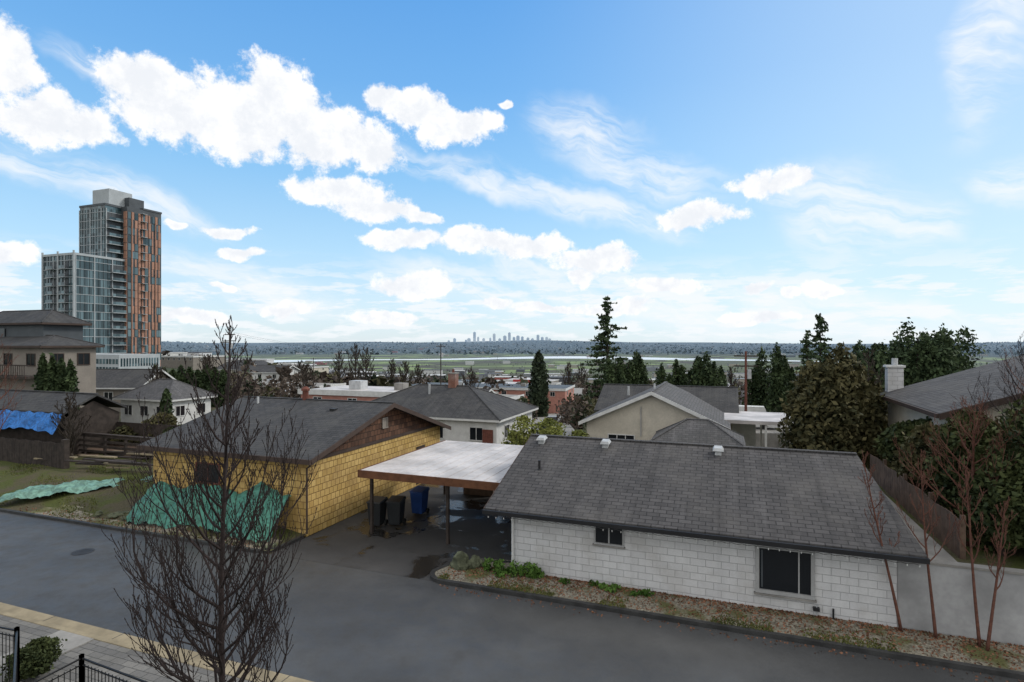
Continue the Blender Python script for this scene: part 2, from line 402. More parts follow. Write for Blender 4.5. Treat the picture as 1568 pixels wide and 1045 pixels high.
def gable_roof(mb,u0,u1,v0,v1,ze,zr,axis,k,t=.14,fk='white',rc=None,du=0,ze2=None):
    ze2=ze if ze2 is None else ze2
    if axis=='u':
        c=rc if rc is not None else (v0+v1)/2
        mb.slab([(u0,v0,ze),(u1,v0,ze),(u1-du,c,zr),(u0,c,zr)],t,k)
        mb.slab([(u0,c,zr+.002),(u1-du,c,zr+.002),(u1,v1,ze2),(u0,v1,ze2)],t,k)
        mb.box(u0,c-.12,zr-.01,u1-du,c+.12,zr+.03,k)
    else:
        c=(u0+u1)/2
        mb.slab([(u0,v0,ze),(c,v0,zr),(c,v1,zr),(u0,v1,ze)],t,k)
        mb.slab([(c,v0,zr+.002),(u1,v0,ze),(u1,v1,ze),(c,v1,zr+.002)],t,k)
        mb.box(c-.12,v0,zr-.01,c+.12,v1,zr+.03,k)
def rake(mb,axis,at,a0,a1,ac,ze,zr,k,h=.22,th=.04,ze2=None):
    ze2=ze if ze2 is None else ze2
    for (p,zp,q,zq) in ((a0,ze,ac,zr),(ac,zr,a1,ze2)):
        if axis=='v':
            mb.hexa([(at,p,zp-h),(at+th,p,zp-h),(at+th,q,zq-h),(at,q,zq-h),(at,p,zp+.01),(at+th,p,zp+.01),(at+th,q,zq+.01),(at,q,zq+.01)],k)
        else:
            mb.hexa([(p,at,zp-h),(p,at-th,zp-h),(q,at-th,zq-h),(q,at,zq-h),(p,at,zp+.01),(p,at-th,zp+.01),(q,at-th,zq+.01),(q,at,zq+.01)],k)
def hip_roof(mb,u0,u1,v0,v1,ze,zr,k,hip=None,t=.18,fk='white'):
    w=(v1-v0)/2 if hip is None else hip; vc=(v0+v1)/2
    if u1-u0<2*w: w=(u1-u0)/2-.01
    a,b=(u0+w,vc,zr),(u1-w,vc,zr)
    c=[(u0,v0,ze),(u1,v0,ze),(u1,v1,ze),(u0,v1,ze)]
    mb.poly([c[0],c[1],b,a],k);mb.poly([c[1],c[2],b],k);mb.poly([c[2],c[3],a,b],k);mb.poly([c[3],c[0],a],k)
    mb.box(u0+.01,v0+.01,ze-t,u1-.01,v1-.01,ze-.004,fk)
    for p,q in ((c[0],a),(c[1],b),(c[2],b),(c[3],a),(a,b)): mb.tube([p,q],[.07,.07],5,k)

# ---- white block garage
e=empty('white_block_garage',loc3(0,0),ANG)
mb=MB(); gable_walls(mb,0,12.0,0,10.0,0,2.38,4.1,'u','block',rv=4.9); mb.make('walls',e)
mb=MB(); gable_roof(mb,-.87,12.6,-.53,10.3,2.46,4.30,'u','shing',.12,rc=4.9,du=.7); mb.make('roof',e)
mb=MB(); mb.box(-.9,-.66,2.28,12.62,-.54,2.42,'gutter'); mb.box(-.8,-.5,2.27,12.5,0,2.31,'white')
rake(mb,'v',-.91,-.53,10.3,4.9,2.44,4.28,'brownf',.2)
mb.make('gutter_and_fascia',e)
mb=MB()
win(mb,'u',0,3.1,4.02,1.55,2.15,-1,'frame',1); win(mb,'u',0,8.3,9.75,.72,2.0,-1,'frame',0,.11)
mb.box(8.36,-.03,.78,8.40,-.017,1.94,'dgrey'); mb.box(9.4,-.045,.72,9.44,-.017,2.0,'frame'); mb.box(8.15,-.12,.55,9.9,-.005,.605,'conc'); mb.box(3.0,-.1,1.44,4.12,-.005,1.485,'conc')
mb.make('windows',e)
mb=MB(); mb.tube([(.06,-.08,.15),(.06,-.08,2.3)],[.05,.05],10,'white'); mb.tube([(.06,-.08,2.25),(-.3,-.55,2.38)],[.05,.05],10,'white');
mb.make('downpipe',e)
mb=MB()
for u in (-.2,2.6,7.05): 
    mb.box(u-.12,4.15,4.0,u+.12,4.4,4.24,'galv'); mb.hexa([(u-.2,4.05,4.22),(u+.2,4.05,4.22),(u+.2,4.5,4.28),(u-.2,4.5,4.28),(u-.14,4.1,4.33),(u+.14,4.1,4.33),(u+.14,4.45,4.38),(u-.14,4.45,4.38)],'galv')
mb.tube([(.35,2.2,3.2),(.35,2.2,3.75)],[.05,.05],10,'gutter'); mb.tube([(.35,2.2,3.3),(.35,2.2,3.42)],[.1,.06],10,'gutter')
mb.make('roof_vents',e)
mb=MB(); P=[]
for q in range(0,90):
    u=-.8+q*.148; z=2.27+(-.035 if q%2 else 0); P.append((u,-.69,z))
    if q%2: mb.tube([(u,-.69,z-.055),(u,-.69,z)],[.012,.018],5,'white')
mb.tube(P,[.008]*len(P),4,'black'); mb.make('string_lights',e)
mb=MB(); mb.tube([(9.9,-.06,.12),(9.9,-.06,.45),(9.95,-.12,.5)],[.02,.02,.02],6,'galv'); mb.tube([(10.35,-.06,.12),(10.35,-.06,.42)],[.03,.03],6,'gutter'); mb.box(9.8,-.14,.3,9.98,-.02,.4,'gutter'); mb.make('hose_tap',e)
mb=MB(); mb.box(12.02,.05,0,40,.3,2.05,'pwall'); mb.box(12.02,.02,2.05,40,.33,2.12,'conc'); mb.make('retaining_wall',None,loc3(0,0),ANG)
mb=MB(); mb.box(12.7,.34,0,40,22,1.95,'grassg'); mb.make('garden_bank_terrain',None,loc3(0,0),ANG)
mb=MB()
for q in range(34):
    v=1.2+q*.33; mb.box(13.9,v,1.95,13.93,v+.31,3.1+.04*math.sin(q*7),'fencew')
for v in (1.2,4,7,10): mb.box(13.93,v,1.95,14.05,v+.12,3.25,'fencew')
mb.box(13.93,1.2,2.3,13.98,12.4,2.4,'fencew');mb.box(13.93,1.2,2.9,13.98,12.4,3.0,'fencew'); mb.make('board_fence',None,loc3(0,0),ANG)
mb=MB(); mb.box(12.72,.5,1.9,13.7,12,1.99,'conc'); mb.make('side_path',None,loc3(0,0),ANG)

# ---- yellow garage
e=empty('yellow_shingle_garage',loc3(-19.1,.63),ANG)
mb=MB(); gable_walls(mb,0,9.33,0,12.4,0,3.36,5.15,'u','ysh','bsh',rv=6.07); mb.make('walls',e)
mb=MB(); gable_roof(mb,-.45,9.9,-.44,12.8,3.48,5.27,'u','shing2',.12,rc=6.07,ze2=3.1)
mb.make('roof',e)
mb=MB(); rake(mb,'v',9.9,-.44,12.8,6.07,3.46,5.25,'brownf',.22,ze2=3.08); mb.box(-.45,-.52,3.26,9.92,-.445,3.47,'brownf')
mb.tube([(9.95,-.5,3.3),(9.55,-.1,3.1),(9.38,-.06,3.0),(9.38,-.06,.15)],[.04]*4,8,'brownf')
mb.box(9.33,0,3.2,9.37,12.4,3.36,'brownf')
mb.make('fascia_trim',e)
mb=MB(); win(mb,'u',0,2.9,4.3,1.9,2.75,-1,'rust',1); win(mb,'v',9.33,5.85,6.25,3.95,4.4,1,'taupe',0,glass='taupe')
mb.box(9.33,9.4,.1,9.36,10.4,2.3,'wood'); mb.make('windows_and_door',e)
mb=MB(); mb.tube([(4.1,6.07,5.2),(4.1,6.07,5.75)],[.17,.17],12,'rust'); mb.tube([(4.1,6.07,5.75),(4.1,6.07,5.85),(4.1,6.07,5.98)],[.24,.24,.1],12,'rust')
mb.tube([(1.5,5.2,4.9),(1.5,5.2,5.4)],[.06,.06],8,'galv')
mb.box(6.9,4.6,4.75,7.2,4.9,5.0,'gutter')
mb.make('roof_vents',e)

# ---- carport
e=empty('carport',loc3(-7.6,1.4),ANG)
mb=MB(); mb.box(0,0,2.78,7.2,8.2,2.90,'whroof')
for q in range(13): mb.box(.3+q*.55,.02,2.90,.33+q*.55,8.18,2.915,'whroof')
mb.make('roof',e)
mb=MB(); mb.box(-.03,-.06,2.6,7.25,-.003,2.92,'cedarw'); mb.box(-.06,-.06,2.6,-.003,8.2,2.92,'cedarw')
for q in range(9): mb.box(.1,.8*q+.3,2.62,7.1,.8*q+.36,2.775,'cedarw')
mb.box(.1,.5,2.45,7.1,.62,2.618,'wood')
mb.make('beams',e)
mb=MB()
for (a,b) in ((.25,.55),(4.0,.55),(7.0,.55),(.25,7.6),(4,7.6),(7,7.6)): mb.box(a-.06,b-.06,0,a+.06,b+.06,2.45 if b<1 else 2.62,'wood')
mb.make('posts',e)
mb=MB(); mb.box(1.2,8.0,0,3.0,8.08,1.7,'fencew');mb.box(3.4,8.0,0,7.2,8.08,2.3,'wood'); mb.make('back_screen',e)
e=empty('stacked_crates',loc3(-2.6,7.6),ANG+.1); mb=MB()
for k,(a,b,c) in enumerate(((0,0,0),(.75,0,0),(0,0,.52),(1.5,.1,0))):
    for z in (.02,.18,.34): mb.box(a,b,c+z,a+.68,b+.03,c+z+.13,'fencew'); mb.box(a,b+.5,c+z,a+.68,b+.53,c+z+.13,'fencew'); mb.box(a,b+.03,c+z,a+.03,b+.5,c+z+.13,'fencew'); mb.box(a+.65,b+.03,c+z,a+.68,b+.5,c+z+.13,'fencew')
mb.make('crates',e)

def wheelie_bin(u,v,k,rot):
    x,y=W(u,v); e=empty('wheelie_bin',(x,y,.01),rot)
    mb=MB(); mb.hexa([(-.27,-.28,.1),(.27,-.28,.1),(.27,.28,.1),(-.27,.28,.1),(-.34,-.36,1.15),(.34,-.36,1.15),(.34,.36,1.15),(-.34,.36,1.15)],k); mb.make('body',e,bevel=.03)
    mb=MB(); mb.hexa([(-.37,-.42,1.152),(.37,-.42,1.152),(.37,.40,1.152),(-.37,.40,1.152),(-.33,-.38,1.2),(.33,-.38,1.2),(.33,.36,1.29),(-.33,.36,1.29)],k); mb.tube([(-.3,.45,1.18),(.3,.45,1.18)],[.025]*2,8,k); mb.make('lid_and_handle',e,bevel=.015)
    mb=MB(); 
    for s in (-.31,.31): mb.tube([(s-.04,.27,.13),(s+.04,.27,.13)],[.13,.13],14,'rubber')
    mb.make('wheels',e)
wheelie_bin(-7.7,2.9,'binblack',ANG+.1); wheelie_bin(-6.95,3.3,'binblack',ANG+.2); wheelie_bin(-6.8,5.2,'binblue',ANG)

import bmesh
def rockf(name,loc,s,seed):
    bm=bmesh.new(); bmesh.ops.create_icosphere(bm,subdivisions=3,radius=1)
    r=random.Random(seed); ph=[r.uniform(0,6) for _ in range(6)]
    for v in bm.verts:
        c=v.co.copy(); k=1+.18*math.sin(c.x*3+ph[0])+.15*math.sin(c.y*4+ph[1])+.12*math.sin(c.z*5+ph[2])+.08*math.sin(c.x*9+c.y*8+ph[3])
        v.co=Vector((c.x*s[0]*k,c.y*s[1]*k,max(c.z,-.4)*s[2]*k))
    me=bpy.data.meshes.new(name); bm.to_mesh(me); bm.free(); me.materials.append(M['rock']); o=link(bpy.data.objects.new(name,me)); o.location=loc
rockf('mossy_boulder',loc3(-1.9,-.35,.25),(.42,.3,.36),3); rockf('mossy_boulder',loc3(-1.35,-.1,.2),(.3,.25,.3),9)
for q in range(9): rockf('stone',loc3(-9.9-random.random()*1.2,-.9-random.random()*.5,.13),(.12,.1,.09),q)
for q in range(12): rockf('stone',loc3(-18.5-random.random()*2.5,-1.1+random.random()*.9,.25),(.16,.13,.10),q+20)
pts=[];
for _ in range(24):
    u=random.choice([random.gauss(.3,.6),random.uniform(-.5,5.2)]);v=random.uniform(-.7,-.1);h=random.uniform(.12,.42)*(1.3 if u<1.5 else .4)
    for q in range(55):
        a=random.uniform(0,6.28);r=random.random()*.2; pts.append((*W(u+math.cos(a)*r,v+math.sin(a)*r*.7),.12+random.random()*h))
V,Fq=quads(np.array(pts),.085,1.9,.3); npmesh('weed_plant',V,Fq,['weed'])

# ---- tarps
def tarpmesh(name,f,nu,nv,k,amp=.05,seed=0):
    r=random.Random(seed); ph=[r.uniform(0,6) for _ in range(8)]
    mb=MB()
    for j in range(nv+1):
        for i in range(nu+1):
            s,q=i/nu,j/nv; u,v,z=f(s,q)
            z+=amp*(math.sin(u*3.1+v*1.7+ph[0])+.7*math.sin(u*7.3-v*4+ph[1])+.5*math.sin(u*13+v*9+ph[2])+.5*math.sin(v*15-u*5+ph[3]))
            v+=amp*.8*math.sin(u*5+z*4+ph[4])+amp*.6*math.sin(u*11-z*3); mb.v.append((u,v,z))
    q=mb.mi(k)
    for j in range(nv):
        for i in range(nu): a=j*(nu+1)+i; mb.f.append((a,a+1,a+nu+2,a+nu+1)); mb.m.append(q)
    return mb.make(name,None,E,ANG,smooth=True)
def f1(s,q):
    u=-18.9+8.4*s; top=1.55+.4*s+.12*math.sin(s*17); prof=1-(q**1.5)
    v=.5-1.35*q-.25*math.sin(s*9)*q-.12*math.sin(s*23)*q; return (u,v,.22+(top-.22)*prof*(1-.06*math.sin(s*14)))
tarpmesh('green_tarp',f1,130,30,'gtarp',.065,1)
def f2(s,q):
    a=(-27.5,-.8);b=(-20.5,5.5); w=1.5
    u=a[0]+(b[0]-a[0])*s+w*q*-.3; v=a[1]+(b[1]-a[1])*s+w*(q-.5)*1.6
    return (u,v,.42+.5*s+.35*math.sin(math.pi*q)*(.6+.4*math.sin(s*7)))
tarpmesh('pale_green_tarp',f2,70,20,'gtarp2',.06,5)
mb=MB()
for q in range(40):
    u=-33+random.random()*13; v=3.0+random.random()*4.5; z=.95+random.random()*.5; L=random.uniform(1.2,4)
    mb.hexa([(u,v,z),(u+L,v+.4,z),(u+L,v+.6,z),(u,v+.2,z),(u,v,z+.08),(u+L,v+.4,z+.08),(u+L,v+.6,z+.08),(u,v+.2,z+.08)],random.choice(['fencew','wood','wood','tan']))
mb.make('lumber_pile',None,E,ANG)
e=empty('dark_rail_fence',loc3(-36,7.0),ANG); mb=MB()
for q in range(9): mb.box(q*2-.07,-.07,.6,q*2+.07,.07,2.25,'wood')
for z in (1.0,1.35,1.7,2.05): mb.box(0,-.11,z,16,-.072,z+.17,'wood')
mb.box(-.1,-.16,2.25,16.1,.12,2.31,'wood'); mb.box(0,2.5,1.0,16,2.56,2.7,'wood'); 
mb.box(0,.2,1.0,16,2.4,1.1,'fencew')
mb.make('posts_and_rails',e)
e=empty('board_fence',loc3(-42,3.4),ANG); mb=MB()
for q in range(48): mb.box(q*.24,0,.6,q*.24+.22,.03,2.35+.03*math.sin(q*5),'wood')
mb.box(11.6,-.1,.4,11.9,.2,2.6,'wood'); mb.box(0,.03,1.9,11.6,.08,2.0,'wood'); mb.make('boards',e)

# ---- blue tarp shed
x,y=B(98,38); e=empty('shed_with_blue_tarp',(x,y,.8),ANG)
mb=MB(); gable_walls(mb,-12,-.4,0.3,4,0,2.6,3.6,'u','wood'); mb.make('walls',e)
mb=MB(); gable_roof(mb,-12.3,0,0,4.3,3.0,4.1,'u','shing2'); mb.make('roof',e)
mb=MB()
for i in range(40):
    for j in range(8):
        def g(i,j): 
            u=-12+i*.3; s=j/8; return (u,-.12-.5*s+.08*math.sin(u*3+s*4),2.95-1.3*s-.25*math.sin(u*.5)*s+.06*math.sin(u*5))
        mb.poly([g(i,j+1),g(i+1,j+1),g(i+1,j),g(i,j)],'btarp')
mb.make('blue_tarp',e,smooth=True)

def house(name,u,v,zb,L,Wd,hw,rise,axis='u',kind='gable',wall='cream',roof='shing',rot=0,ov=.5,fk='white',nw=3,chim=False,world=False,gk=None):
    x,y=(u,v) if world else W(u,v)
    e=empty(name,(x,y,zb),ANG+rot)
    mb=MB()
    if kind=='gable': gable_walls(mb,0,L,0,Wd,-1.5,hw,hw+rise-.08,axis,wall,gk)
    else: gable_walls(mb,0,L,0,Wd,-1.5,hw,0,'none',wall)
    mb.make('walls',e)
    mb=MB()
    if kind=='gable': gable_roof(mb,-ov,L+ov,-ov,Wd+ov,hw+.02,hw+rise,axis,roof)
    elif kind=='hip': hip_roof(mb,-ov,L+ov,-ov,Wd+ov,hw+.15,hw+rise,roof,fk=fk)
    else: 
        mb.box(-.2,-.2,hw,L+.2,Wd+.2,hw+.12,roof); mb.box(-.25,-.25,hw-.3,L+.25,-.2,hw+.3,fk);mb.box(L+.2,-.2,hw-.3,L+.25,Wd+.25,hw+.3,fk)
        mb.box(L*.3,Wd*.4,hw+.12,L*.3+1.6,Wd*.4+1.4,hw+1.1,'galv'); mb.box(L*.7,Wd*.5,hw+.12,L*.7+1.2,Wd*.5+1.2,hw+.9,'conc')
    mb.make('roof',e)
    mb=MB()
    for i in range(nw):
        a=L*(i+.5)/nw; win(mb,'u',0,a-.55,a+.55,hw-1.6,hw-.6,-1,fk,1)
    for i in range(2):
        a=Wd*(i+.5)/2; win(mb,'v',L,a-.5,a+.5,hw-1.6,hw-.6,1,fk,1)
    if kind=='gable':
        if axis=='v': rake(mb,'u',-ov-.003,-ov,L+ov,L/2,hw+.02,hw+rise,fk,.24)
        else: rake(mb,'v',L+ov+.003,-ov,Wd+ov,Wd/2,hw+.02,hw+rise,fk,.24)
    if axis=='u' and kind=='gable': mb.box(-ov,-ov-.06,hw-.16,L+ov,-ov-.003,hw,fk)
    mb.make('windows_and_trim',e)
    if chim:
        mb=MB(); mb.box(L*.55,Wd*.5-.4,hw+rise-.8,L*.55+.7,Wd*.5+.3,hw+rise+1.1,'redbrick'); mb.box(L*.55-.06,Wd*.5-.46,hw+rise+1.1,L*.55+.76,Wd*.5+.36,hw+rise+1.2,'conc')
        mb.tube([(L*.55+.35,Wd*.5-.05,hw+rise+1.2),(L*.55+.35,Wd*.5-.05,hw+rise+1.5)],[.12,.12],8,'rust'); mb.make('chimney',e)
    return e
e=house('white_hip_roof_house',-24,22.8,-.4,14.2,9,2.6,2.4,kind='hip',wall='white',roof='shing2',chim=True,nw=4)
mb=MB(); mb.tube([(6.5,3,4.3),(6.5,3,5.2)],[.1,.1],8,'galv'); mb.box(13.0,-.1,-.4,13.9,-.02,1.9,'rust'); mb.make('vent_and_door',e)
house('pink_flat_roof_building',-38,33,-.6,14,8,3.6,.3,kind='flat',wall='pink',roof='whroof')
x,y=B(475,112); house('white_flat_roof_building',x-10,y,-5.5,24,9,4.4,.3,kind='flat',wall='white',roof='whroof',world=True,nw=8)
x,y=B(390,135); house('white_flat_roof_building',x-6,y,-6.5,26,9,5.4,.3,kind='flat',wall='pwall',roof='conc',world=True,nw=8)
x,y=B(700,105); house('grey_flat_roof_building',x-6,y,-7,16,9,5.6,.3,kind='flat',wall='conc',roof='conc',world=True,nw=4)
e=house('cream_gable_house',-2.1,21.3,-.6,9.3,10,3.35,2.35,axis='v',wall='cream',roof='shing3',nw=0)
mb=MB(); win(mb,'u',0,1.6,3.4,1.6,2.5,-1,'white',2); mb.tube([(2.4,4,5.0),(2.4,4,5.7)],[.08]*2,8,'galv'); mb.tube([(4.6,2,5.5),(4.6,2,6.1)],[.07]*2,8,'galv'); mb.tube([(3.9,-.1,2.5),(3.9,-.1,4.6)],[.04]*2,6,'frame'); mb.make('front_window_and_pipes',e)
mb=MB(); gable_roof(mb,-1,10.5,7,16,3.4,5.3,'u','shing2'); gable_walls(mb,-.5,10,7.4,15.6,-1,3.38,5.2,'u','cream'); mb.make('rear_wing',e)
mb=MB(); hip_roof(mb,5.0,10.6,-4.6,-.3,2.9,4.15,'shing3',fk='brownf'); mb.box(5.4,-4.2,-1,10.2,-.35,2.7,'cream'); mb.make('porch_wing',e)
x,y=B(1108,41); e=empty('white_carport',(x,y,-.8),ANG); mb=MB(); mb.box(0,0,3.5,5.6,6,3.75,'whroof')
for a in (.2,2.8,5.3):
    for b_ in (.2,5.7): mb.box(a-.07,b_-.07,0,a+.07,b_+.07,3.5,'white')
mb.box(.3,5.5,0,2.4,5.6,3.2,'white'); mb.make('roof_and_posts',e)
x,y=B(185,60); house('white_bungalow',x,y,-.3,7,5,2.9,2.0,kind='hip',wall='white',roof='shing3',world=True)
x,y=B(120,72); house('white_bungalow',x,y,-.3,8,7,3.2,2.2,kind='gable',wall='taupe',roof='shing2',world=True,rot=.3)
x,y=B(66,50); e=house('split_level_house',x-13*CA,y-13*SA,1.0,13,4.5,7.1,1.1,kind='hip',wall='taupe',roof='shing2',world=True,nw=4,fk='brownf')
mb=MB(); hip_roof(mb,-2,10.2,1.5,6.0,9.4,10.7,'shing2',fk='brownf'); mb.box(-.5,2,7.4,9.6,5.5,9.2,'dgrey'); mb.box(2,1.9,7.9,4,1.99,8.9,'glass'); mb.box(-2,-1.4,4.4,13.4,-.02,4.6,'wood')
for q in range(50): mb.box(-1.9+q*.3,-1.36,4.6,-1.86+q*.3,-1.32,5.5,'wood')
mb.box(-2,-1.4,5.5,13.4,-1.28,5.6,'wood'); mb.make('upper_storey_and_deck',e)
e=empty('grey_roof_house',loc3(15.8,8.4,1.9),ANG)
mb=MB(); gable_walls(mb,0,12.4,0,9,0,3.65,5.8,'v','cream'); mb.make('walls',e)
mb=MB(); gable_roof(mb,-.4,12.8,-.4,9.4,3.7,5.95,'v','shing'); mb.make('roof',e)
mb=MB(); mb.box(-.5,-.4,3.5,-.402,9.4,3.68,'brownf'); win(mb,'v',0,3,4.2,1.5,2.6,-1,'white',1); rake(mb,'u',-.405,-.4,12.8,6.2,3.68,5.93,'brownf',.25); mb.make('trim',e)
mb=MB(); mb.box(.0,9.0,3.5,.75,9.6,5.2,'block'); mb.box(-.08,8.92,5.2,.83,9.68,5.32,'white'); mb.tube([(.4,9.3,5.3),(.4,9.3,5.7)],[.15,.15],10,'galv'); mb.make('chimney',e)

# ---- tower
x,y=B(114,200); e=empty('residential_tower',(x,y,-4),ANG)
def facade(mb,plane,at,out,a0,a1,z0,z1,fh=3.0,bay=1.5,balc=None,slab='slab',mull='slab'):
    def bx(p0,p1,q0,q1,d0,d1,k):
        if plane=='u': mb.box(p0,at+out*d0,q0,p1,at+out*d1,q1,k)
        else: mb.box(at+out*d0,p0,q0,at+out*d1,p1,q1,k)
    n=int((z1-z0)/fh)
    for i in range(n+1):
        z=z0+i*fh; bx(a0-.05,a1+.05,z-.06,z+.12,.01,.16,slab)
        if balc and i<n and i>0:
            for (b0,b1) in balc:
                bx(b0,b1,z+.15,z+2.8,.012,.1,'dgrey'); bx(b0,b1,z-.1,z+.12,.23,1.6,slab); bx(b0,b1,z+.15,z+1.1,1.5,1.56,'tglass')
    k=int((a1-a0)/bay)
    for i in range(k+1):
        a=a0+i*(a1-a0)/k; w=.28 if i%4==0 else .06
        bx(a-w/2,a+w/2,z0,z1,.012,.14 if i%4 else .3,mull if i%4==0 else 'dgrey')
HA=43.8; HB=64.2; HC=64.8
mb=MB()
mb.box(-17,0,0,0,18,HA,'tglass'); mb.box(-16,12,0,-2,24,HB,'tglass'); mb.box(-13,18.03,0,1.2,32,HC,'dgrey')
mb.make('glass_volumes',e)
mb=MB()
facade(mb,'u',0,-1,-17,-.3,0,HA,balc=[(-13,-9.5),(-6,-3)]); facade(mb,'v',0,1,.3,18,0,HA,balc=[(12.5,17.5)])
facade(mb,'u',12,-1,-16,-2.3,HA,HB-1); facade(mb,'v',-2,1,12.3,18,HA,HB-1,balc=[(12.5,17.8)])
mb.box(-17.2,-.3,HA,.3,18,HA+.8,'slab'); mb.box(-16.2,11.8,HB,-1.8,24.2,HB+.8,'dgrey'); mb.box(-13.2,24.3,HC,1.4,32.2,HC+.7,'dgrey')
for a in (-16.9,-8.5,0): mb.box(a-.3,-.4,0,a+.3,-.01,HA+1.6,'slab')
mb.make('slabs_and_mullions',e)
mb=MB(); r=random.Random(5)
for i in range(21):
    z=i*3.0
    for c in range(10):
        a=18.2+c*1.38
        if r.random()<.34 or c in (0,): mb.box(1.2,a+.05,z+.25,1.34,a+1.3,z+2.8,'tglass')
        else: mb.box(1.2,a+.04,z+.06,1.42,a+(.6 if r.random()<.4 else 1.0),z+2.97,'orange')
        if c in (1,4,8): mb.box(1.2,a,z,1.6,a+.3,z+3,'orange')
    mb.box(-.6,17.85,z+.1,1.2,18.0,z+2.9,'orange')
    mb.box(1.2,23.2,z+2.9,2.7,25.2,z+3.05,'slab')
mb.make('terracotta_panels',e)
mb=MB(); mb.box(-12,14,HB,-3,23,HB+6.8,'slab'); mb.box(-9,20,HC,-.5,26,HC+4.0,'dgrey'); mb.tube([(-6,18,HB+6),(-6,18,HB+8)],[.1,.05],6,'slab'); mb.make('rooftop_plant',e)
mb=MB(); mb.box(-22,-10,0,12,-.4,7,'slab'); mb.box(2,-8,0,34,6,9,'slab'); 
for i in range(14):
    mb.box(34.0,-7.5+i*.95,5.2,34.1,-7+i*.95,7.8,'tglass'); mb.box(-20+i*2.2,-10.1,3,-18.6+i*2.2,-10,6,'tglass'); mb.box(13+i*1.5,-8.1,3.5,14+i*1.5,-8,5,'tglass'); mb.box(13+i*1.5,-8.1,6,14+i*1.5,-8,7.6,'tglass')
mb.make('podium',e)

# ------------------------------------------------------------ trees
def bare_tree(name,base,h,spread,seed,nprim,mat,r0,z0f=.15,lv=2,lean=(0,0),curve=.9,twn=6,buds=True,tn=7,minr=.0035,profile=None,el0=.55,thin=0):
    r=random.Random(seed); mb=MB(); e=empty(name,base)
    n=14; T=[]
    wob=[r.uniform(0,6) for _ in range(4)]
    for i in range(n+1):
        s=i/n; T.append(Vector((lean[0]*s+.02*h*math.sin(s*5+wob[0])*.35,lean[1]*s+.02*h*math.sin(s*4+wob[1])*.35,h*s)))
    mb.tube(T,[max(minr,r0*(1-s/n)**.85+minr) for s in range(n+1)],tn,mat)
    def tp(s):
        f=s*n; i=min(int(f),n-1); return T[i].lerp(T[i+1],f-i)
    tw=MB()
    def grow(p,d,L,rad,level,tc):
        k=6 if level==0 else 4; pts=[p]; dd=d.normalized()
        for i in range(k):
            dd=(dd+Vector((r.uniform(-.2,.2),r.uniform(-.2,.2),curve*.22+r.uniform(-.1,.1)))).normalized()
            pts.append(pts[-1]+dd*L/k)
        rr=[max(minr,rad*(1-i/(k+.3))**.8) for i in range(k+1)]
        (mb if level==0 else tw).tube(pts,rr,5 if level==0 else 3,mat,cap=False)
        if level<lv:
            m=tc if level==0 else max(1,tc-3)
            for q in range(m):
                f=.22+.75*(q+r.random()*.8)/m; fi=min(f,.98)*k; i=int(fi); pp=pts[i].lerp(pts[i+1],fi-i)
                ax=(pts[i+1]-pts[i]).normalized(); pr=ax.cross(Vector((r.uniform(-1,1),r.uniform(-1,1),r.uniform(-1,1)))).normalized()
                grow(pp,ax*.8+pr*r.uniform(.5,.9)+Vector((0,0,.15)),L*r.uniform(.35,.6)*(1-.45*f),max(minr,rr[i]*.6),level+1,tc)
        if buds and level>0:
            for i in range(1,k+1):
                q=pts[i]; tw.tube([q,q+dd*.032],[minr*2.2,minr*.5],3,mat,cap=False)
    for q in range(nprim):
        s=z0f+(0.97-z0f)*(q+r.random()*.6)/nprim
        if profile: s=z0f+(0.97-z0f)*((q+r.random()*.6)/nprim)**1.25
        a=q*2.4+r.uniform(-.4,.4)
        L=spread*((1-s)**.75*1.15+.12)*r.uniform(.75,1.15) if profile is None else spread*profile(s)*r.uniform(.6,1.15)
        d=Vector((math.cos(a),math.sin(a),el0+.6*s))
        grow(tp(s),d,L,r0*.42*(1-s)**.6+minr*1.5,0,max(1,int(round(twn*(1-thin*s)))))
    mb.make('trunk_and_limbs',e,uv=False,smooth=True); tw.make('twigs',e,uv=False)
    return e
pf=lambda s: float(np.interp(s,[0,.25,.4,.5,.6,.72,.85,1],[.85,1,1.02,.85,.62,.45,.3,.1]))
bare_tree('bare_street_tree',(-5.0,10.0,0),8.85,3.0,11,54,'bark',.066,.2,2,(-.05,0),1.25,11,minr=.0052,profile=pf,el0=.2,thin=.72)
for (bx,d,h,sp,sd,ln) in ((1378,16.4,5.2,1.1,3,(-.9,.3)),(1432,16.0,5.2,1.4,4,(-.3,.2)),(1500,15.6,5.2,1.4,5,(-.2,.3)),(1512,15.4,4.0,1.2,6,(.6,.1))):
    x,y=B(bx,d); bare_tree('bare_sapling',(x,y,.1),h,sp,sd,11,'rbark',.042,.4,2,ln,1.2,5,minr=.0045)
for k,(u,v,h,s) in enumerate(((17.0,5.5,6.4,3.2),(14.6,2.6,4.6,2.4),(18.5,3.5,7.2,3.3),(17.3,2.6,8.3,3.2))):
    bare_tree('bare_garden_tree',loc3(u,v,1.9),h,s,30+k,20,'bark' if k%2==0 else 'rbark',.07,.15,2,(.2,0),.8,7,minr=.005,buds=False)

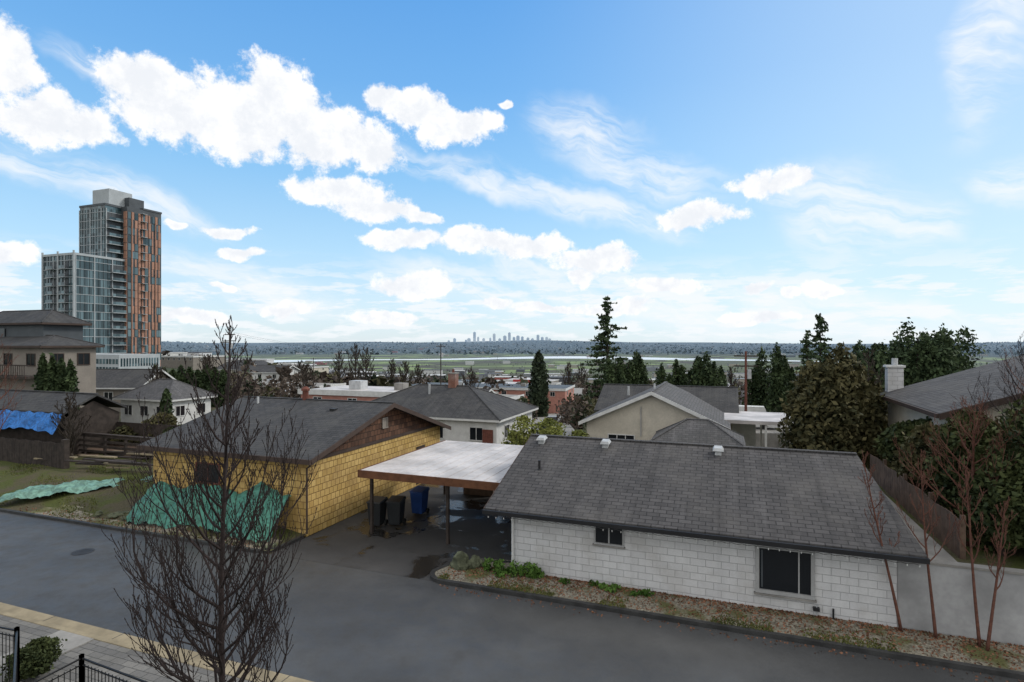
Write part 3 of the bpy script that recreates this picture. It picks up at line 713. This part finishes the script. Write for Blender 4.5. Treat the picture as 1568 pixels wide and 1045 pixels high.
def shell(n,R,H,prof,seed,bias=.5,lob=.18):
    r=np.random.default_rng(seed); z=r.random(n)**.9; a=r.random(n)*2*np.pi
    ph=r.random(6)*6.28
    lo=1+lob*np.sin(a*3+z*9+ph[0])+lob*.8*np.sin(a*7-z*17+ph[1])+lob*.5*np.sin(a*13+z*31+ph[2])
    rad=R*prof(z)*lo*(r.random(n)**bias)*(1+.1*r.normal(size=n))
    return np.stack([rad*np.cos(a),rad*np.sin(a),z*H*(1+.02*r.normal(size=n))],1)
rnd=lambda z:np.sqrt(np.clip(1-(2*z-1)**2,0,1))*.95+.05
dome=lambda z:np.clip(1-z**2.6,0,1)**.6*(.75+.25*np.minimum(z*4,1))
def columnar(name,base,H,R,seed,mat='cypr',n=3500,size=.22,parts=1,prof=dome,spr=.7):
    e=empty(name,base); P=[]
    rr=random.Random(seed)
    for p in range(parts):
        off=np.array([rr.uniform(-1,1)*R*spr*(parts>1),rr.uniform(-1,1)*R*.5*(parts>1),0]); h=H*rr.uniform(.76,.97) if p else H
        P.append(shell(n//parts,R*(1 if parts==1 else .55),h,prof,seed*31+p,.45)+off)
    P=np.concatenate(P); V,Fq=quads(P,size,1.9,.35); npmesh('foliage',V,Fq,[mat],parent=e)
    mb=MB(); mb.tube([(0,0,-.5),(0,0,H*.5),(0,0,H*.9)],[R*.14,R*.08,.02],7,'dbark'); mb.make('trunk',e,uv=False)
def conifer(name,base,H,R,seed,mat='conif',levels=26,per=9,size=.3,z0=.12,ppb=22):
    r=np.random.default_rng(seed); e=empty(name,base); P=[]; mb=MB()
    mb.tube([(0,0,-.5),(0,0,H*.5),(0,0,H)],[H*.018,H*.010,.02],7,'dbark')
    for L in range(levels):
        f=z0+(1-z0)*(L/levels); z=H*f
        base_r=R*((1-f)**.75)*(.85+.25*np.sin(L*2.1+seed))+.15
        for b in range(max(3,int(per*(1-f*.3)))):
            a=r.random()*6.28; Lb=base_r*r.uniform(.45,1.25); dz=-.30*Lb
            tip=np.array([math.cos(a)*Lb,math.sin(a)*Lb,dz]); s=r.random(int(ppb*(.4+Lb/R)))**.7
            pts=np.array([0,0,z+r.normal()*.25])+s[:,None]*tip; pts[:,2]+=.22*Lb*s**2
            pts+=r.normal(size=pts.shape)*np.array([.18,.18,.09])*(.4+size*1.0)*(1.2-s[:,None]*.5)
            P.append(pts); mb.tube([(0,0,z),tuple(tip*.8+np.array([0,0,z]))],[.04,.01],3,'dbark',cap=False)
    P=np.concatenate(P); V,Fq=quads(P,size,1.8,0); npmesh('foliage',V,Fq,[mat],parent=e); mb.make('trunk_and_limbs',e,uv=False)
def gb(az,d): x,y=B(az,d); return x,y,float(gz(x,y))
def topz(py,d): return CAMH+(527-py)*d/F
def place_con(az,d,py,R,seed,**k):
    x,y,z=gb(az,d); conifer('conifer_tree',(x,y,z),topz(py,d)-z,R,seed,**k)
place_con(930,78,454,5.2,1,levels=27,per=8,size=.31,z0=.3,ppb=24)
place_con(1256,62,479,3.6,2,levels=20,per=8,size=.26,z0=.35,ppb=22)
place_con(1236,58,506,2.4,12,levels=15,per=7,size=.26,z0=.35,ppb=22)
def place_col(az,d,py,R,seed,mat='cypr',n=3000,name='cypress_tree',**k):
    x,y,z=gb(az,d); columnar(name,(x,y,z),topz(py,d)-z,R,seed,mat,n,**k)
bl=lambda z:np.clip(1-z**4.5,0,1)**.6
for k,(az,py,R) in enumerate(((943,552,1.8),(962,541,2.3),(986,546,2.1),(1017,560,1.7),(1034,555,1.7),(1062,548,2.0),(1084,543,2.1),(1102,556,1.5),(1166,536,2.1),(1186,531,2.2),(1203,548,1.4))):
    place_col(az,72+k%3*2,py,R,k+1,n=6000,size=.24,parts=5,spr=.6,prof=bl)
place_col(1288,31,534,2.5,41,'cedar',22000,'cedar_tree',size=.17,parts=10,prof=bl)
place_col(1246,34,552,1.6,42,'cypr',10000,'cedar_tree',size=.18,parts=5)
place_col(1328,33,566,1.3,43,'cedar',7000,'cedar_tree',size=.18,parts=4)
for k,(az,d,py,R) in enumerate(((1405,55,497,3.0),(1430,58,506,3.0),(1455,60,530,2.0),(1388,57,514,2.2),(1352,60,527,2.8),(1318,56,531,2.0),(1376,62,528,2.4))):
    place_col(az,d,py,R,51+k,'conif',11000,'evergreen_tree',size=.24,parts=10,spr=.75,prof=lambda z:np.clip(1-z**9,0,1)**.6*(.9+.1*np.sin(z*40)))
for k,az in enumerate((66,80,94,108)): place_col(az,44,548+3*k,.6,60+k,n=2200,name='cedar_hedge_tree',size=.2)
for k in range(9): place_col(238+k*13,84,562+(k%3)*3,.9,80+k,n=1200,name='cedar_hedge_tree',size=.3)
place_col(255,52,598,.55,95,n=1500,size=.2)
place_col(825,130,542,2.2,96,'fgreen',2500,'cypress_tree',size=.6)
def shrub(name,u,v,z,R,H,seed,mat='bush',n=6000,size=.14,parts=5):
    e=empty(name,loc3(u,v,z)); P=[]; r=np.random.default_rng(seed)
    for p in range(parts):
        o=np.array([r.uniform(-.6,.6)*R,r.uniform(-.6,.6)*R,r.uniform(0,.35)*H]); q=r.uniform(.5,.8)
        P.append(shell(n//parts,R*q,H*q*1.05,rnd,seed*7+p,.4,.15)+o)
    V,Fq=quads(np.concatenate(P),size,1.7,.1); npmesh('foliage',V,Fq,[mat],parent=e)
    mb=MB()
    for q in range(7): a=q*.9; mb.tube([(0,0,-.1),(math.cos(a)*R*.3,math.sin(a)*R*.3,H*.5),(math.cos(a)*R*.55,math.sin(a)*R*.55,H*.9)],[.04,.025,.008],5,'dbark'); 
    mb.make('stems',e,uv=False)
shrub('evergreen_shrub',16.9,2.4,1.9,2.2,4.6,1,n=26000,parts=11,size=.11)
shrub('evergreen_shrub',18.6,4.2,1.9,2.4,5.0,2,n=22000,parts=9)
shrub('evergreen_shrub',15.4,4.4,1.9,1.3,3.8,3,'bush',12000)
shrub('evergreen_shrub',15.3,7.4,1.9,1.2,3.5,13,'cedar',11000)
shrub('evergreen_shrub',15.2,10.5,1.9,1.3,3.0,14,'bush',9000)
shrub('evergreen_shrub',17.4,.8,1.9,1.6,2.8,4,n=14000,size=.11)
shrub('evergreen_shrub',15.2,2.0,1.9,.9,2.2,15,'bush',7000,size=.11)
shrub('yellow_green_shrub',-4.5,14.5,-.3,1.3,3.6,5,'ybush',5000)
shrub('yellow_green_shrub',-2.2,15.5,-.3,1.6,3.6,6,'ybush',6000)
shrub('garden_shrub',-33,9.9,.7,1.6,2.0,7,'cedar',6000); shrub('garden_shrub',-28.5,10.2,.7,1.3,2.0,8,'bush',5000)
shrub('garden_shrub',-24.5,11,.7,1.5,2.3,9,'bush',6000); shrub('garden_shrub',-30.8,10.4,.7,1.2,2.6,19,'cedar',5000)
shrub('garden_shrub',-9.0,-10.3,.0,.55,.8,10,'bush',5000,.06)
for k,(az,d,py,s) in enumerate(((545,150,528,6),(560,160,534,6),(520,170,540,6),(620,190,556,6),(240,70,560,2.5),(318,110,548,4),(870,200,556,5),(720,120,566,4),(108,37,606,2.0),(1330,45,540,3),(1120,90,560,3),(470,110,560,4),(600,230,552,6),(460,260,556,6),(640,300,560,6),(890,260,558,6),(380,190,552,5))):
    x,y,z=gb(az,d); bare_tree('bare_tree',(x,y,z),topz(py,d)-z,s,100+k,22,'dbark',.1+.0012*d,.25,2,(0,0),.8,6,minr=.012+d*.00022,buds=False,tn=5)
x,y=B(-22,30); bare_tree('bare_tree',(x,y,.6),8.4,3.0,140,20,'rbark',.08,.3,2,(.3,0),.8,6,minr=.007,buds=False,tn=6)

# ------------------------------------------------------------ mid houses
r=random.Random(21); cnt=0; placed=[]
tries=0
while cnt<70 and tries<2000:
    tries+=1
    d=r.uniform(82,420); az=r.uniform(110,1620)
    if az<300 and d<260: continue
    if d<150 and 330<az<560: continue
    x,y=B(az,d)
    if any((x-a)**2+(y-b)**2<21**2 for a,b in placed): continue
    if 800<az<860: continue
    placed.append((x,y)); cnt+=1
    z=float(gz(x,y)); L=r.uniform(10,15);Wd=r.uniform(8,11)
    big=d>150 and r.random()<.4
    if big: L=r.uniform(18,45);Wd=r.uniform(12,22)
    wl=r.choice(['white','cream','cream','pwall','taupe','taupe','pink' if r.random()<.4 else 'conc']); rf=r.choice(['shing','shing2','shing3','shing2'])
    kd=r.choice(['gable','gable','hip']) if not big else 'flat'
    house('commercial_building' if big else 'suburban_house',x,y,z,L,Wd,r.uniform(2.8,4.2) if not big else r.uniform(4,6),r.uniform(1.8,2.4),r.choice(['u','v']),kd,wl,r.choice(['whroof','conc','dgrey']) if big else rf,world=True,rot=r.choice([0,0,.1,-.15]),nw=3 if not big else 7)
x,y=B(772,230); e=house('red_trim_store',x,y,float(gz(x,y)),16,10,7.5,.3,kind='flat',wall='white',roof='whroof',world=True,nw=4)
mb=MB(); mb.box(4,-.6,4,16.4,-.52,7.9,'red'); mb.box(5,-.7,5,12,-.61,6.6,'white'); mb.make('fascia_sign',e)
mb=MB(); pts=[]
for d in np.geomspace(48,420,26):
    x,y=B(838+3*math.sin(d*.02),d); pts.append((x,y,float(gz(x,y))+.12))
for a,b in zip(pts[:-1],pts[1:]): mb.poly([(a[0]-3.5,a[1],a[2]),(a[0]+3.5,a[1],a[2]),(b[0]+3.5,b[1],b[2]),(b[0]-3.5,b[1],b[2])],'conc')
mb.make('side_street_road',uv=False)
def car(az,d,k,rot=0,van=False,dz=0):
    x,y,z=gb(az,d); e=empty('parked_van' if van else 'parked_car',(x,y,z+.12+dz),rot); mb=MB(); h=1.0 if van else .75
    H=2.5 if van else 1.42; L=3.0 if van else 2.2
    mb.hexa([(-L,-.9,.3),(L,-.9,.3),(L,.9,.3),(-L,.9,.3),(-L+.05,-.9,h),(L-.15,-.88,h-.05),(L-.15,.88,h-.05),(-L+.05,.9,h)],k)
    a0,a1=(-L+.05,L-1.0) if van else (-1.7,1.0)
    mb.hexa([(a0,-.86,h),(a1,-.86,h),(a1,.86,h),(a0,.86,h),(a0+.3,-.72,H),(a1-.6,-.72,H),(a1-.6,.72,H),(a0+.3,.72,H)],k if van else 'glass')
    mb.box(a0+.35,-.73,H,a1-.62,.73,H+.04,k)
    mb.make('body',e,bevel=.06); mb=MB()
    for s in (-1.35,1.35):
        for q in (-.92,.72): mb.tube([(s,q,.33),(s,q+.2,.33)],[.33,.33],14,'rubber')
    if van: mb.box(L-1.9,-.9,1.4,L-1.3,.9,1.95,'glass')
    mb.make('wheels',e)
x,y=B(1135,66); z=float(gz(x,y)); mb=MB(); mb.box(x-9,y-4,z-2,x+9,y+8,z+1.9,'conc'); mb.make('parking_pavement',uv=False)
car(1150,66,'white',ANG,True,1.8); car(1118,66,'binblue',ANG,False,1.8); car(846,95,'frame',1.4); car(832,140,'black',1.5); car(838,75,'white',1.5)
def pole(az,d,py,arms=1,lean=0):
    x,y,z=gb(az,d); e=empty('utility_pole',(x,y,z),ANG); h=topz(py,d)-z; mb=MB()
    mb.tube([(0,0,-.5),(lean,0,h)],[.17,.11],8,'dbark' if az!=1142 else 'rust')
    for a in range(arms): mb.box(-1.2,-.08,h-.6-a*1.1,1.2,.06,h-.45-a*1.1,'wood')
    for q in (-1,-.4,.4,1): mb.tube([(q,0,h-.45),(q,0,h-.2)],[.05,.04],6,'galv')
    mb.tube([(.35,0,h-3),(.35,0,h-2)],[.22,.22],10,'galv'); mb.make('pole_and_arms',e,uv=False); return (x,y,z+h-.2)
P=[pole(1142,62,538,2),pole(675,130,527,1),pole(352,100,508,2),pole(345,104,520,1),pole(480,210,548),pole(1205,150,552)]
def wire(a,b,sag,off):
    mb=MB(); pts=[]
    for i in range(17):
        s=i/16; pts.append((a[0]+(b[0]-a[0])*s+off*CA,a[1]+(b[1]-a[1])*s+off*SA,a[2]+(b[2]-a[2])*s-sag*4*s*(1-s)))
    mb.tube(pts,[.015]*17,3,'black',cap=False); mb.make('overhead_wire',uv=False)
for off in (-1,1): wire(P[0],P[1],2.6,off); wire(P[1],P[2],2.0,off)

# ------------------------------------------------------------ distant masses
N=7600
d=np.exp(rng.uniform(math.log(85),math.log(4300),N)); az=rng.uniform(-.95,.95,N); x=az*d;y=d
cl=np.sin(x*.02+1)+np.sin(y*.017)+np.sin(x*.006+y*.004)+rng.normal(size=N)*.9
k=(cl>-.3)&~((np.abs(az-.06)<.03)&(d<450))&~((d>1850)&(d<2600)&(rng.random(N)<.97))
for (a,b) in placed: k&=((x-a-5)**2+(y-b-4)**2>11**2)
k&=~((az<-.5)&(d<260))
x,y,d=x[k],y[k],d[k]; z=gz(x,y); n=len(x); ty=rng.integers(0,3,n); ty=np.where(rng.random(n)<.4,0,ty)
hh=rng.uniform(3.5,8,n)*np.where(d<140,.65,1); PP=[];SZ=[];MI=[]
for q in range(n):
    m=int(np.clip(9000/d[q],12,110)); zz=rng.random(m); a=rng.random(m)*6.28; w=hh[q]*(.22 if ty[q]==1 else .42)
    pr=(1-zz)**.7 if ty[q]==1 else np.sqrt(np.clip(1-(2*zz-1)**2,0,1))
    rd=w*pr*np.sqrt(rng.random(m)); PP.append(np.stack([x[q]+rd*np.cos(a),y[q]+rd*np.sin(a),z[q]+zz*hh[q]],1)); SZ.append(np.full(m,hh[q]*(.10 if m>60 else .22))); MI.append(np.full(m,ty[q]))
V,Fq=quads(np.concatenate(PP),np.concatenate(SZ),1.8,.3); npmesh('distant_tree_mass',V,Fq,['fbrown','fgreen','folive'],np.concatenate(MI))
N=6000; d=rng.uniform(3200,8600,N); az=rng.uniform(-.95,.95,N); x=az*d;y=d; z=gz(x,y); 
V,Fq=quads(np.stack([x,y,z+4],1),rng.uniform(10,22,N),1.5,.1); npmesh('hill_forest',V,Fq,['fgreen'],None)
mb=MB(); r=random.Random(4)
for q in range(300):
    d=math.exp(r.uniform(math.log(380),math.log(5200))); az=r.uniform(-.95,.95)
    if 1850<d<2600: continue
    x,y=az*d,d; z=float(gz(x,y)); w=r.uniform(8,26)*(1+d/5000); dp=r.uniform(8,20); h=r.uniform(4,8)*(1+d/9000)
    if d<2600 and -.75<az<-.3 : w*=1.6
    mb.box(x-w/2,y-dp/2,z-3,x+w/2,y+dp/2,z+h,r.choice(['fb0','fb0','fb1','fb2','fb3','fb3' if r.random()<.7 else 'fb4'])); mb.box(x-w/2-.3,y-dp/2-.3,z+h,x+w/2+.3,y+dp/2+.3,z+h+.5,r.choice(['fb1','fb2','fb0']))
for q in range(300):
    d=r.uniform(5200,8600); az=r.uniform(-.8,.95); x,y=az*d,d; z=float(gz(x,y)); w=r.uniform(12,36); h=r.uniform(6,14)
    mb.box(x-w/2,y-10,z-4,x+w/2,y+10,z+h,r.choice(['fb3','fb1','fb1']))
mb.make('distant_town',uv=False)
e=empty('city_skyline',(0,9300,0)); mb=MB(); r=random.Random(8)
for (px,w,py) in ((697,4,519),(712,3,521),(719,5,519),(726,4,509),(733,3,517),(741,4,519),(750,3,518),(757,4,512),(765,4,519),(773,5,515),(780,4,510),(787,4,517),(793,5,515),(800,4,516),(808,4,518),(815,4,519),(823,4,514),(830,4,517),(837,4,517),(843,4,519),(853,3,522),(868,3,523),(688,3,522),(660,3,523)):
    x=(px-784)/F*9300; ww=w*9300/F*.5; t=topz(py,9300); yo=r.uniform(-200,200)
    mb.box(x-ww,yo,-60,x+ww,yo+50,t,'sky'); mb.box(x-ww*.5,yo+5,t,x+ww*.5,yo+40,t+10,'sky')
mb.make('towers',e,uv=False)

# ------------------------------------------------------------ near railings
def railing(pts,ztop,zb):
    e=empty('black_metal_fence',(pts[0][0],pts[0][1],0)); o=Vector((pts[0][0],pts[0][1],0)); mb=MB()
    for a,b in zip(pts[:-1],pts[1:]):
        A_=Vector((a[0],a[1],0))-o;B_=Vector((b[0],b[1],0))-o; L=(B_-A_).length
        for z in (ztop,ztop-.14,zb+.12): mb.tube([A_+Vector((0,0,z)),B_+Vector((0,0,z))],[.022 if z==ztop else .015]*2,6,'black')
        n=int(L/.115)
        for i in range(n+1):
            p=A_.lerp(B_,i/n); mb.tube([p+Vector((0,0,zb+.1)),p+Vector((0,0,ztop-.1))],[.009]*2,5,'black')
        for p in (A_,B_): mb.box(p.x-.035,p.y-.035,zb-.1,p.x+.035,p.y+.035,ztop+.08,'black')
    mb.make('rails_and_pickets',e,uv=False)
def zp(px,py,z): d=(CAMH-z)*F/(py-527); return B(px,d)
railing([zp(-130,935,1.9),zp(26,966,1.9),zp(20,1080,1.9)],1.9,.1)
railing([zp(20,1062,1.75),zp(125,1008,1.75),zp(330,1085,1.75)],1.75,.1)

# ------------------------------------------------------------ world
w=bpy.data.worlds.new('World'); scene.world=w; w.use_nodes=True
t=NT.__new__(NT); t.t=w.node_tree; t.n=t.t.nodes; t.l=t.t.links
bg=t.n.get('Background') or t.new('ShaderNodeBackground')
SUN_EL=math.radians(38); SUN_AZ=math.radians(72)
sky=t.new('ShaderNodeTexSky'); sky.sky_type='NISHITA'; sky.sun_disc=False; sky.sun_elevation=SUN_EL; sky.sun_rotation=SUN_AZ
sky.air_density=1.0; sky.dust_density=.6; sky.ozone_density=1.5
tc=t.new('ShaderNodeTexCoord'); dirv=tc.outputs['Generated']
sp=t.new('ShaderNodeSeparateXYZ'); t.l.new(dirv,sp.inputs[0])
AZ=t.math('ARCTAN2',sp.outputs[0],sp.outputs[1]); EL=t.math('ARCSINE',sp.outputs[2])
cb=t.new('ShaderNodeCombineXYZ'); t.l.new(AZ,cb.inputs[0]); t.l.new(EL,cb.inputs[1]); P=cb.outputs[0]
def colnoise(scale,detail,rough,vec):
    n=t.new('ShaderNodeTexNoise'); n.inputs['Scale'].default_value=scale; n.inputs['Detail'].default_value=detail; n.inputs['Roughness'].default_value=rough; t.l.new(vec,n.inputs['Vector']); return n
nz=colnoise(7,4,.6,P); wp=t.vm('MULTIPLY_ADD',nz.outputs['Color'],(.11,.085,0),t.vm('ADD',P,(-.055,-.0425,0)))
def ae(px,py):
    a=math.atan((px-784)/F); return a,math.atan((527-py)/F*math.cos(a))
def field(lst,vec,rot=0):
    acc=None; cr,sr=math.cos(rot),math.sin(rot)
    for c in lst:
        px,py,rx,ry=c[:4]
        a,e_=ae(px,py); ra=rx/F*math.cos(a)**2; re=ry/F*math.cos(a)*math.cos(e_)
        a,e_=a*cr-e_*sr,a*sr+e_*cr
        l=t.vm('LENGTH',t.vm('MULTIPLY_ADD',vec,(1/ra,1/re,0),(-a/ra,-e_/re,0)))
        acc=l if acc is None else t.math('SMOOTH_MIN',acc,l,.15)
    return t.math('SUBTRACT',1.0,acc)
cum=[(5,75,62,58),(60,165,78,50),(130,190,75,38),(215,120,70,45),(270,165,100,60),(370,185,105,58),(430,160,75,62),(500,205,85,52),(565,225,60,35),(590,145,42,26),(650,165,64,30),(705,195,62,34),(771,155,14,10),
(525,298,84,30),(580,325,65,22),(638,338,36,14),(355,349,46,12),(366,384,38,9),(264,342,24,7),(347,436,18,7),
(620,372,66,14),(730,370,60,24),(800,380,84,25),(915,402,68,22),(895,425,30,12),(1010,437,62,14),
(640,437,68,20),(440,463,56,13),(290,488,70,13),(600,487,64,12),(830,468,54,10),(755,460,24,9),
(1070,333,66,22),(1150,288,42,20),(1205,280,60,17),(1157,435,30,9),(1262,440,30,10),(1215,445,18,7),(25,385,50,20),(940,470,72,12),(1160,478,70,11)]
fc=field(cum,wp)
n1=colnoise(18,7,.7,P).outputs['Fac']
dens=t.math('ADD',fc,t.math('MULTIPLY',t.math('SUBTRACT',n1,.5),1.9))
cmask=t.mr(dens,-.08,.30)
shade=t.mr(t.math('ADD',n1,t.math('MULTIPLY',dens,-.1)),.34,.6)
ccol=t.mix(shade,(8.8,9.1,9.6),(10.8,10.8,10.8))
ra_=math.radians(16)
rt=t.new('ShaderNodeVectorRotate',rotation_type='Z_AXIS'); t.l.new(wp,rt.inputs['Vector']); rt.inputs['Angle'].default_value=ra_
nw=colnoise(2.2,5,.62,t.vm('MULTIPLY',rt.outputs[0],(2.5,13.0,0))).outputs['Fac']
wis=[(900,200,95,50),(985,262,135,38),(1300,330,120,80),(1230,300,90,36),(1520,70,70,130),(1540,280,90,40),(200,300,200,30),(60,250,130,32),(720,272,240,20),(900,315,200,28),(150,100,90,24),(1400,350,70,50),(950,450,300,40),(1300,480,300,40),(400,440,200,30),(720,440,150,25)]
fw=field(wis,rt.outputs[0],ra_); wm=t.math('MULTIPLY',t.mr(fw,-.3,.7),t.mr(nw,.30,.64)); wm=t.math('MULTIPLY',wm,.8)
nl=colnoise(1.6,5,.6,t.vm('MULTIPLY',P,(7.,34.,0))).outputs['Fac']
lm=t.math('MULTIPLY',t.mr(nl,.46,.58),t.math('MULTIPLY',t.mr(EL,-.01,.02),t.mr(EL,.16,.07)))
lm=t.math('MULTIPLY',lm,.8)
rp=t.new('ShaderNodeValToRGB'); t.l.new(t.math('DIVIDE',EL,.7,clamp=True),rp.inputs[0])
cr=rp.color_ramp
stops=[(0,(.80,.88,.94)),(.10,(.70,.86,.965)),(.22,(.50,.77,.97)),(.40,(.30,.62,.95)),(.60,(.18,.48,.90)),(.85,(.11,.38,.84)),(1,(.09,.34,.78))]
while len(cr.elements)<len(stops): cr.elements.new(.5)
for e_,(p_,c_) in zip(cr.elements,stops): e_.position=p_; e_.color=(*c_,1)
grad=t.mix(1.0,rp.outputs[0],(10,10,10),'MULTIPLY')
nish=t.mix(1.0,sky.outputs[0],(1.3,1.7,2.1),'MULTIPLY')
base=t.mix(.78,nish,grad)
right=t.math('MULTIPLY',t.mr(AZ,-.1,.85),.5); base=t.mix(right,base,(7.0,8.5,9.8))
c=t.mix(wm,base,(9.6,9.9,10.2)); c=t.mix(lm,c,(9.5,9.8,10.1)); c=t.mix(cmask,c,ccol)
fill_cloud=t.math('MAXIMUM',t.mr(EL,.66,.95),t.math('MULTIPLY',t.mr(sp.outputs[1],.25,-.3),t.mr(EL,.0,.2)))  # unseen bright cloud overhead and behind the camera, added as neutral fill light
c=t.mix(t.math('MULTIPLY',fill_cloud,.9),c,(12.3,12.0,11.4))
t.l.new(c,bg.inputs['Color']); bg.inputs['Strength'].default_value=.1
outn=t.n.get('World Output') or t.new('ShaderNodeOutputWorld'); t.l.new(bg.outputs[0],outn.inputs['Surface'])
w.cycles.sampling_method='NONE'

ld=bpy.data.lights.new('sun','SUN'); ld.energy=2.0; ld.angle=math.radians(12); ld.color=(1,.95,.86)
lo=link(bpy.data.objects.new('sun',ld)); s=Vector((math.sin(SUN_AZ)*math.cos(SUN_EL),math.cos(SUN_AZ)*math.cos(SUN_EL),math.sin(SUN_EL)))
lo.rotation_euler=(-s).to_track_quat('-Z','Y').to_euler()
cd=bpy.data.cameras.new('camera'); cd.lens=20; cd.sensor_width=36; cd.shift_y=.0029; cd.clip_end=40000; cd.clip_start=.1
co=link(bpy.data.objects.new('camera',cd)); co.location=(0,0,CAMH); co.rotation_euler=(math.radians(90),0,0); scene.camera=co
scene.view_settings.view_transform='Standard'; scene.view_settings.look='None'; scene.view_settings.exposure=0
print('TOTAL faces',sum(len(o.data.polygons) for o in scene.objects if o.type=='MESH'))
